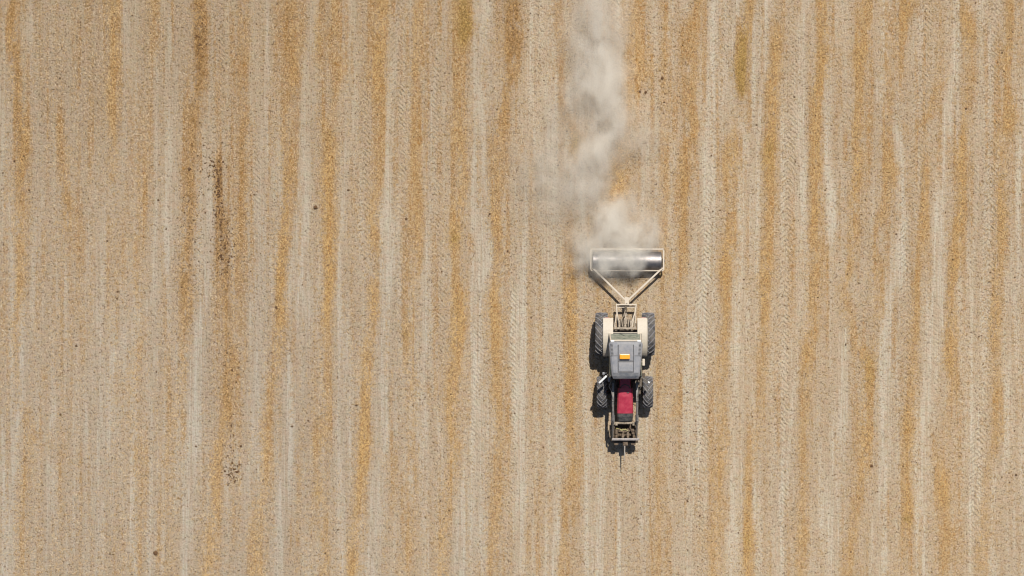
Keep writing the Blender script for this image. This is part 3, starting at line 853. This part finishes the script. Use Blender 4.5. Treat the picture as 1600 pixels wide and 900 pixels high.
bm = bmesh.new()
loft(bm, [roof_sec(.05, ROOFZ - .12), roof_sec(.005, ROOFZ - .09), roof_sec(0, ROOFZ - .04), roof_sec(.02, ROOFZ), roof_sec(.07, ROOFZ + .035), roof_sec(.16, ROOFZ + .045)])
roof = link('roof', bm, M_ROOF, tractor, False)
bm = bmesh.new()
ymid = (ry0 + ry1) / 2
zt = ROOFZ + .045
# raised hatch and front panel, with the seams between them left open
hx = .285
box(bm, (0, Lp(0, 551, zt).y, zt + .012), (2 * hx - .03, Lp(0, 540, zt).y - Lp(0, 563.5, zt).y, .03), .012)
hatch = link('roof_hatch', bm, M_ROOF, roof)
bm = bmesh.new()
box(bm, (0, Lp(0, 573.3, zt).y, zt + .010), (2 * hx - .03, Lp(0, 567, zt).y - Lp(0, 580, zt).y, .026), .012)
link('roof_panel', bm, M_ROOF, roof)
bm = bmesh.new()
zg = zt + .003
for s in (-1, 1):
    box(bm, (s * hx, Lp(0, 560, zt).y, zg), (.022, 1.02, .010))
for yy in (539.3, 565.2, 581.3):
    box(bm, (0, Lp(0, yy, zt).y, zg + .001), (2 * hx + .03, .024, .010))
for s in (-1, 1):
    box(bm, (s * (hx + .15), Lp(0, 556, zt).y, zg - .002), (.25, .016, .010))
    for k in range(9):
        box(bm, (s * (rw0 - .105 - k * .004), Lp(0, 537.5 + 2.1 * k, zt).y, zg - .012), (.085, .018, .03))
link('roof_seams', bm, M_ROOFD, roof)
bm = bmesh.new()
loft(bm, [[(x * q, ry1 + dy, z) for x in (-rw1 + .05, -.2, .2, rw1 - .05) for q in (1,)][::1] + [(x, ry1 + dy2, z2) for x in (rw1 - .05, .2, -.2, -rw1 + .05)]
          for dy, z, dy2, z2 in ((.22, ROOFZ + .05, .22, ROOFZ + .03), (.10, ROOFZ + .048, .10, ROOFZ + .02), (.0, ROOFZ + .0, .02, ROOFZ - .03), (-.02, ROOFZ - .05, .0, ROOFZ - .07))])
visor = link('roof_visor', bm, mat('dark_visor', (.095, .105, .125), .45, 0, .10, 6, .25), roof)
bm = bmesh.new()
bz = zt + .03
box(bm, Lp(976.2, 557.2, bz + .05), (.38, .19, .11), .03)
beacon = link('beacon', bm, M_AMBER, roof)
bm = bmesh.new()
box(bm, Lp(976.2, 557.5, bz), (.34, .15, .03), .01)
link('beacon_base', bm, M_BLACK, beacon)
for s in (-1, 1):
    bm = bmesh.new()
    box(bm, (s * (rw0 - .14), ry0 + .0, ROOFZ - .065), (.14, .08, .08), .02)
    link('work_lamp', bm, M_WHITE, roof)


# rear fenders: a curved top plate over each wheel, with its inner skirt
def fender(s):
    bm = bmesh.new()
    xo, xi = s * .835, s * .46
    r_ = .945
    secs = []
    for k in range(15):
        t = R(42 - k * 104 / 14)                # from behind the wheel, over it, to the front
        cy, cz = RA + r_ * math.sin(t), .83 + r_ * math.cos(t) - .05
        n_ = Vector((0, math.sin(t), math.cos(t)))
        a = Vector((xi, cy, cz))
        b_ = Vector((xo, cy, cz))
        lip = Vector((xo + s * .012, cy, cz)) - n_ * .07
        secs.append([a, b_, lip, lip - Vector((s * .02, 0, 0)), b_ - n_ * .03 - Vector((s * .02, 0, 0)), a - n_ * .03])
    loft(bm, secs)
    return link('fender', bm, M_CREAM, tractor)


for s in (-1, 1):
    f_ = fender(s)
    bm = bmesh.new()
    box(bm, (s * .47, RA - .02, 1.2), (.03, 1.1, .62), .01)
    link('skirt', bm, M_IRON, f_)
    bm = bmesh.new()
    box(bm, (s * .70, RA + .63, 1.37), (.17, .05, .09), .012)
    link('tail_lamp', bm, mat('red_lens', (.30, .02, .015), .35, 0, .3), f_)

# rear linkage
lx = .06
zb = .56
by = Lp(0, 476, zb).y
bm = bmesh.new()
tube(bm, [(lx - .40, by, zb), (lx + .40, by, zb)], .032, 8)
for s in (-1, 1):
    tube(bm, [(lx + s * .38, by, zb), (lx * .7 + s * .34, by - .40, zb + .03), (s * .25, RA + .15, .62)], [.028, .035, .04], 6)
    tube(bm, [(lx * .7 + s * .35, by - .36, zb + .05), (s * .40, by - .8, 1.12), (s * .36, RA + .22, 1.28)], [.02, .024, .03], 6)
    tube(bm, [(lx * .7 + s * .33, by - .36, zb + .05), (s * .23, by - .75, 1.0), (s * .2, RA + .22, 1.30)], [.02, .022, .026], 6)
bar(bm, (lx - .38, by - .09, zb - .12), (lx + .40, by - .09, zb - .12), .05)
link('lower_links', bm, M_PALE, tractor)
bm = bmesh.new()
tube(bm, [(0.03, by - .35, .98), (.02, by - .62, 1.02), (0, RA + .2, 1.12)], [.025, .04, .05], 6)
box(bm, (.03, by - .38, .98), (.10, .10, .06), .01)
bar(bm, (-.42, RA + .24, 1.32), (.42, RA + .24, 1.32), .07)
for s in (-1, 1):
    box(bm, (s * .22, RA + .36, 1.22), (.07, .34, .07), .01)
    box(bm, (s * .39, RA + .36, 1.10), (.09, .14, .12), .02)
box(bm, (.02, RA + .5, 1.02), (.13, .24, .18), .02)
tube(bm, [(-.1, RA + .3, 1.25), (-.13, RA + .55, 1.12), (-.05, RA + .72, .9), (.02, RA + .9, .7)], .016, 6)
tube(bm, [(.12, RA + .3, 1.25), (.14, RA + .6, 1.1), (.07, RA + .75, .85)], .016, 6)
link('top_link', bm, mat('dusty_linkage', (.34, .27, .2), .7, .1, .5, 14, .5), tractor)
bm = bmesh.new()
bar(bm, (0, RA + .3, .48), (lx * .9, by + .10, .50), .09, .05)
link('drawbar', bm, M_IRON, tractor)

# mirrors and cab-side fittings
for px0, py0, px1, py1, z in ((951, 584, 936.2, 598.2, 2.05), (1000.5, 588, 1015, 598, 2.0)):
    sgn = -1 if px0 < 976 else 1
    a, b_ = Lp(px0, py0, z), Lp(px1, py1, z)
    bm = bmesh.new()
    tube(bm, [a, (a + b_) / 2 + Vector((0, 0, .02)), b_], .013, 6)
    mir = link('mirror', bm, M_ARM, tractor)
    bm = bmesh.new()
    d = b_ - a
    bar(bm, a + d * (.22 if sgn < 0 else .82), b_, .07 if sgn < 0 else .055, .22, .012)
    link('mirror_head', bm, M_WHITE, mir)
for px, py, z, sx, sy, sz in ((943, 583.5, 1.8, .09, .10, .08), (951.5, 592.5, 1.9, .09, .18, .10), (1005.6, 566, 1.75, .10, .26, .08)):
    bm = bmesh.new()
    box(bm, Lp(px, py, z), (sx, sy, sz), .025)
    tube(bm, [Lp(px, py, z), (Lp(px, py, z).x * .86, Lp(px, py, z).y + .02, z + .05)], .014, 6)
    link('side_lamp', bm, M_ROOF if px < 1000 else M_PALE, tractor)
bm = bmesh.new()
tube(bm, [(.50, yb_f - .12, .9), (.50, yb_f - .12, 1.75), (.50, yb_f - .11, 2.25)], [.045, .06, .04], 10)
link('exhaust', bm, M_IRON, tractor)

# ------------------------------------------------------------------ front loader
M_RUST = mat('rusty_iron', (.095, .052, .025), .8, .1, .16, 12, .5)
M_POST = mat('dusty_post', (.20, .14, .085), .65, 0, .3, 12, .5)
M_TUBE = mat('dusty_tube', (.30, .23, .155), .6, 0, .3, 12, .5)
loader = bpy.data.objects.new('front_loader', None)
loader.empty_display_size = .3
COL.objects.link(loader)
loader.parent = tractor
AX = (-.462, .45)
ty_ = Lp(0, 598, 1.5).y
kn = Lp(0, 655, 1.42).y                # knee of the arms
fr = Lp(0, 685, .78).y
for s, ax in zip((-1, 1), AX):
    bm = bmesh.new()
    bar(bm, (ax, ty_, 1.52), (ax, (ty_ + kn) / 2, 1.58), .085, .15, .012)
    bar(bm, (ax, (ty_ + kn) / 2, 1.58), (ax, kn, 1.40), .08, .15, .012)
    bar(bm, (ax, kn + .02, 1.41), (ax, fr, .62), .075, .14, .012)
    box(bm, (ax + s * .05, kn + .02, 1.38), (.02, .26, .30), .006)
    box(bm, (ax - s * .05, kn + .02, 1.38), (.02, .26, .30), .006)
    link('loader_arm', bm, M_ARM, loader)
    bm = bmesh.new()
    bar(bm, (ax * 1.0, ty_ + .02, .55), (ax * 1.0, ty_ + .04, 1.58), .13, .16, .015)
    bar(bm, (ax * 1.08, ty_ + .16, .72), (ax * 1.08, ty_ - .42, .72), .05, .18, .01)
    box(bm, (ax * 1.12, ty_ - .05, 1.46), (.07, .22, .22), .02)
    link('loader_post', bm, M_POST if s > 0 else M_IRON, loader)
    bm = bmesh.new()
    tube(bm, [(ax + s * .012, ty_ - .02, .95), (ax + s * .012, kn + .45, 1.18)], .045, 8)
    tube(bm, [(ax + s * .012, kn + .45, 1.18), (ax + s * .012, kn + .1, 1.30)], .022, 8)
    tube(bm, [(ax, kn + .5, 1.68), (ax, kn - .05, 1.62)], .035, 8)
    tube(bm, [(ax, kn - .05, 1.62), (ax, fr + .06, 1.05)], .020, 8)
    link('hydraulic_ram', bm, M_ARM, loader)
    bm = bmesh.new()
    xh = ax + s * .01
    tube(bm, [(xh + s * .06, ty_ + .05, 1.62), (xh + s * .14, ty_ - .12, 1.72), (xh + s * .05, ty_ - .3, 1.66), (xh - s * .01, ty_ - .6, 1.66), (xh - s * .04, kn + .2, 1.55), (xh - s * .03, kn - .1, 1.5)], .018, 6)
    link('hose', bm, M_ARM if s < 0 else M_HOSE, loader)
bm = bmesh.new()
yx = Lp(0, 661, 1.25).y
tube(bm, [(AX[0] - .03, yx, 1.25), (AX[1] + .03, yx, 1.25)], .045, 10)
for s, ax in zip((-1, 1), AX):
    box(bm, (ax, yx, 1.25), (.13, .14, .14), .02)
    box(bm, (ax * .72, yx - .03, 1.27), (.09, .12, .10), .02)
link('cross_tube', bm, M_TUBE, loader)
bm = bmesh.new()
hs0 = Lp(0, 686.3, .98).y
box(bm, (-.02, hs0 + .28, .52), (.86, .62, .06), .015)
for x in (-.38, -.13, .14, .38):
    bar(bm, (x, hs0 + .62, .60), (x, hs0 - .20, .56), .07, .10, .012)
link('fork_carriage', bm, M_RUST, loader)
# headstock (carriage) with its bars, bracket plates, strap and bale spike
bm = bmesh.new()
hs = Lp(0, 686.3, .98).y
bar(bm, (AX[0] - .04, hs, .98), (AX[1] + .10, hs, .98), .085, .10, .012)
link('headstock_bar', bm, mat('bright_bar', (.30, .275, .28), .5, .3, .25), loader)
bm = bmesh.new()
bar(bm, (AX[0] + .05, hs + .16, .78), (AX[1], hs + .16, .78), .08, .10, .01)
bar(bm, (AX[0] + .05, hs - .04, .45), (AX[1], hs - .04, .45), .08, .12, .01)
for x in (-.40, -.16, .17, .40):
    bar(bm, (x, hs, .95), (x, hs - .06, .42), .07, .07, .008)
for s, ax in zip((-1, 1), AX):
    box(bm, (ax * .93, hs + .18, .80), (.05, .45, .42), .01)
    box(bm, (ax * .70, hs + .30, .92), (.12, .22, .16), .03)
    box(bm, (ax * .72, hs - .17, .66), (.17, .17, .26), .03)
    tube(bm, [(ax * .45, hs + .42, 1.05), (ax * .8, hs + .1, .9)], .03, 6)
box(bm, (.02, hs - .16, .78), (.20, .20, .22), .02)
box(bm, (.02, hs - .03, .70), (.84, .025, .44), .006)
box(bm, (.0, hs + .30, .70), (.62, .22, .10), .02)
box(bm, (-.30, hs + .02, .50), (.22, .26, .16), .03)
box(bm, (-.2, hs - .13, .72), (.26, .09, .06), .01)
box(bm, (.3, hs + .36, .98), (.16, .10, .12), .03)
for k in range(9):
    box(bm, (-.36 + k * .058, hs + .145, .86), (.026, .10, .06), .004)
link('headstock', bm, M_RUST, loader)
M_FIT = mat('rusty_fittings', (.13, .072, .034), .75, .1, .22, 14, .55)
bm = bmesh.new()
bar(bm, (AX[0] - .10, hs + .06, .80), (AX[0] - .10, hs + .52, .92), .06, .09, .01)
link('tilt_link', bm, M_FIT, loader)
bm = bmesh.new()
bar(bm, (AX[0] - .08, hs - .12, .60), (AX[1] + .06, hs - .12, .59), .11, .11, .01)
link('latch_bar', bm, M_FIT, loader)
bm = bmesh.new()
tube(bm, [(-.30, hs + .40, 1.02), (-.05, hs + .26, .95), (.22, hs + .36, 1.0), (.36, hs + .2, .94)], .026, 6)
link('hydraulic_pipe', bm, M_FIT, loader)
for x in (-.33, -.08, .12, .35):
    bm = bmesh.new()
    bar(bm, (x, hs + .05, .90), (x * .9, hs + .40, .93), .09, .08, .015)
    link('bracket', bm, M_FIT, loader)
bm = bmesh.new()
ysb = Lp(0, 671.5, 1.0).y
tube(bm, [(-.36, ysb + .06, 1.0), (-.2, ysb + .02, 1.02), (-.12, ysb - .02, .98), (.02, ysb + .02, 1.02), (.1, ysb - .04, 1.0)], [.02, .03, .03, .025, .02], 6)
link('strap', bm, M_STRAP, loader)
bm = bmesh.new()
sa, sb = Lp(976, 694, .84), Lp(976, 722, .86)
tube(bm, [sa + Vector((0, .12, 0)), sa, sa.lerp(sb, .6), sb], [.032, .028, .02, .006], 8)
link('bale_spike', bm, mat('worn_spike', (.55, .5, .44), .4, .4, .1), loader)

# ------------------------------------------------------------------ the field roller it tows
RZ = .365
rc = W(979.8, 407.8, RZ)
RROOT = Vector((rc.x, rc.y, 0))
roller = empty('field_roller', RROOT, 'towed steel field roller in a pale rectangular frame, half veiled in dust', 'field roller')


def Q(px, py, z):
    return W(px, py, z) - RROOT


hw_ = (1033.5 - 979.8) / PPM * (1 - RZ / H)
bm = bmesh.new()
prof = [(-hw_, .0001), (-hw_, .30), (-hw_ + .004, .348), (-hw_ + .02, .362)] + [(-hw_ + .02 + (2 * hw_ - .04) * k / 8, .364) for k in range(1, 8)] + [(hw_ - .02, .362), (hw_ - .004, .348), (hw_, .30), (hw_, .0001)]
lathe_x(bm, prof, 72, (0, 0, RZ))
drum = link('drum', bm, M_STEEL, roller, True)
drum.data.set_sharp_from_angle(angle=R(35))
zf = .43
xl, xr = Q(923.2, 0, zf).x, Q(1036.8, 0, zf).x
yt, yb = Q(0, 389.3, zf).y, Q(0, 422.6, zf).y
bm = bmesh.new()
for y in (yt, yb):
    bar(bm, (xl, y, zf), (xr, y, zf), .06, .075, .008)
for x in (xl, xr):
    bar(bm, (x, yt - .031, zf), (x, yb + .031, zf), .06, .075, .008)
link('frame', bm, M_PALE, roller)
for s in (-1, 1):
    bm = bmesh.new()
    x = xr if s > 0 else xl
    box(bm, (x, 0, zf - .095), (.10, .17, .10), .02)
    tube(bm, [(s * (hw_ - .02), 0, RZ), (x + s * .06, 0, RZ)], .045, 12)
    link('bearing', bm, M_IRON, roller)
apex = Q(979.3, 470.5, .46)
bm = bmesh.new()
bar(bm, (xl + .07, yb + .10, .515), apex + Vector((-.05, .04, .06)), .066, .075, .008)
bar(bm, (xr - .04, yb + .10, .515), apex + Vector((.05, .04, .06)), .066, .075, .008)
link('drawbar', bm, M_PALE, roller)
bm = bmesh.new()
box(bm, apex + Vector((0, .02, .05)), (.17, .26, .11), .02)
tube(bm, [apex + Vector((0, -.06, -.06)), apex + Vector((0, -.06, .15))], .03, 8)
link('hitch_eye', bm, M_PALE, roller)

# ------------------------------------------------------------------ dust thrown up by the roller
# puffs: photo x, y, radius (px), height of the centre (m), vertical radius (m), weight
PUFFS = [
 (988, 406, 22, .75, .45, 3.0), (985, 426, 12, .6, .35, 2.0), (944, 413, 20, .70, .35, 2.2), (920, 404, 26, .6, .5, 1.7),
 (958, 402, 30, .85, .35, 1.2), (935, 428, 18, .30, .3, 1.2), (965, 428, 18, .30, .3, 1.1), (1010, 426, 18, .30, .3, .7),
 (987, 372, 38, .65, .65, 1.2), (950, 360, 46, .7, .75, 1.15), (1010, 384, 26, .5, .5, .85), (915, 380, 30, .55, .6, .75),
 (968, 338, 40, .7, .7, .85), (925, 322, 34, .7, .7, .40), (922, 290, 40, .75, .8, .50), (926, 262, 38, .8, .8, .72),
 (942, 232, 36, .85, .8, .80), (955, 198, 38, .85, .9, .68), (952, 158, 42, .9, .9, .70), (944, 124, 46, .9, 1.0, .72),
 (934, 92, 44, 1.0, 1.0, .52), (948, 55, 42, 1.0, 1.0, .40), (938, 18, 46, 1.1, 1.0, .30), (925, -20, 50, 1.2, 1.0, .24),
 (880, 265, 66, .7, .8, .26), (848, 285, 60, .6, .7, .20), (890, 210, 62, .8, .9, .22), (878, 330, 50, .6, .6, .20), (900, 150, 60, .9, .9, .24),
 (1000, 212, 46, .7, .8, .24), (1016, 345, 36, .5, .5, .42), (1006, 300, 40, .6, .5, .24), (905, 60, 54, 1.0, 1.0, .18), (820, 250, 58, .6, .6, .12),
]


def dust():
    bm = bmesh.new()
    for px, py, r, z, rz, w in PUFFS:
        p = W(px, py, z)
        b2 = bmesh.ops.create_icosphere(bm, subdivisions=3, radius=1.0)
        rr = r / PPM * 1.35
        for v in b2['verts']:
            v.co = Vector((v.co.x * rr + p.x, v.co.y * rr + p.y, max(v.co.z * rz * 1.12 + z, .03)))
    me = bpy.data.meshes.new('dust_cloud')
    bm.to_mesh(me)
    bm.free()
    tmp = bpy.data.objects.new('dust_tmp', me)
    COL.objects.link(tmp)
    md = tmp.modifiers.new('r', 'REMESH')
    md.mode = 'VOXEL'
    md.voxel_size = .11
    dg = bpy.context.evaluated_depsgraph_get()
    me2 = bpy.data.meshes.new_from_object(tmp.evaluated_get(dg))
    me2.name = 'dust_cloud'
    bpy.data.objects.remove(tmp)
    o = bpy.data.objects.new('dust_cloud', me2)
    COL.objects.link(o)
    o['kind'] = 'stuff'
    o['label'] = 'pale dust drifting back from the roller over the field'
    o['category'] = 'dust'
    m = bpy.data.materials.new('airborne_dust')
    m.use_nodes = True
    nt = NT(m.node_tree)
    nt.n.clear()
    out = nt.n.new('ShaderNodeOutputMaterial')
    pv = nt.n.new('ShaderNodeVolumePrincipled')
    pv.inputs['Color'].default_value = (.998, .975, .925, 1)
    pv.inputs['Anisotropy'].default_value = .1
    P = nt.objco()
    wv = nt.vmath('SUBTRACT', nt.noisecol(nt.vmath('MULTIPLY', P, (1, .7, 1)), .9, 4), (.5, .5, .5))
    Pw = nt.vmath('ADD', P, nt.vmath('MULTIPLY', wv, (1.5, 1.7, .8)))
    tot = None
    for px, py, r, z, rz, w in PUFFS:
        p = W(px, py, z)
        rr = r / PPM * 1.25
        d = nt.vmath('DIVIDE', nt.vmath('SUBTRACT', Pw, tuple(p)), (rr, rr, rz))
        ln = nt.vmath('LENGTH', d, out=1)
        v = nt.rng(ln, 1.0, .0, 0.0, w)
        tot = v if tot is None else nt.math('ADD', tot, v)
    # wisps
    wisp = nt.noise(nt.vmath('ADD', nt.vmath('MULTIPLY', P, (1.3, .8, 1)), nt.vmath('MULTIPLY', wv, (1.2, 1.2, 1.2))), 1.5, 4, .55)
    dens = nt.math('MULTIPLY', tot, nt.rng(wisp, .32, .64, .38, 1.45))
    dens = nt.math('MULTIPLY', dens, 1.55)
    nt.put(pv.inputs['Density'], dens)
    nt.l.new(pv.outputs[0], out.inputs['Volume'])
    me2.materials.clear()
    me2.materials.append(m)


dust()

# ------------------------------------------------------------------ light, sky, camera
SD = Vector((.16, .57, 1.0)).normalized()
elev = math.asin(SD.z)
azim = math.atan2(SD.x, SD.y)
sl = bpy.data.lights.new('sun', 'SUN')
sl.energy = 5.0
sl.angle = R(.53)
sl.color = (1.0, .965, .89)
so = bpy.data.objects.new('sun', sl)
COL.objects.link(so)
so.rotation_euler = SD.to_track_quat('Z', 'Y').to_euler()
so.location = (10, 20, 40)

w = bpy.data.worlds.new('World')
sc.world = w
w.use_nodes = True
bg = w.node_tree.nodes['Background']
sky = w.node_tree.nodes.new('ShaderNodeTexSky')
sky.sky_type = 'NISHITA'
sky.sun_disc = False
sky.sun_elevation = elev
sky.sun_rotation = azim
w.node_tree.links.new(sky.outputs[0], bg.inputs[0])
bg.inputs[1].default_value = .065

cam = bpy.data.cameras.new('camera')
cam.sensor_width = 36
cam.lens = 36 * H / 40.0
cam.shift_x = -CX / 40.0
cam.clip_end = 2000
co_ = bpy.data.objects.new('camera', cam)
COL.objects.link(co_)
co_.location = (CX, 0, H)
co_.rotation_euler = (0, 0, 0)
sc.camera = co_

sc.view_settings.view_transform = 'Standard'
sc.view_settings.look = 'None'
sc.view_settings.gamma = 1.0
sc.view_settings.use_curve_mapping = False
sc.view_settings.exposure = 0.0
sc.cycles.use_denoising = True
sc.cycles.volume_bounces = 14
sc.cycles.max_bounces = 16
sc.cycles.filter_width = 1.15
sc.cycles.volume_step_rate = .5
sc.cycles.volume_max_steps = 256
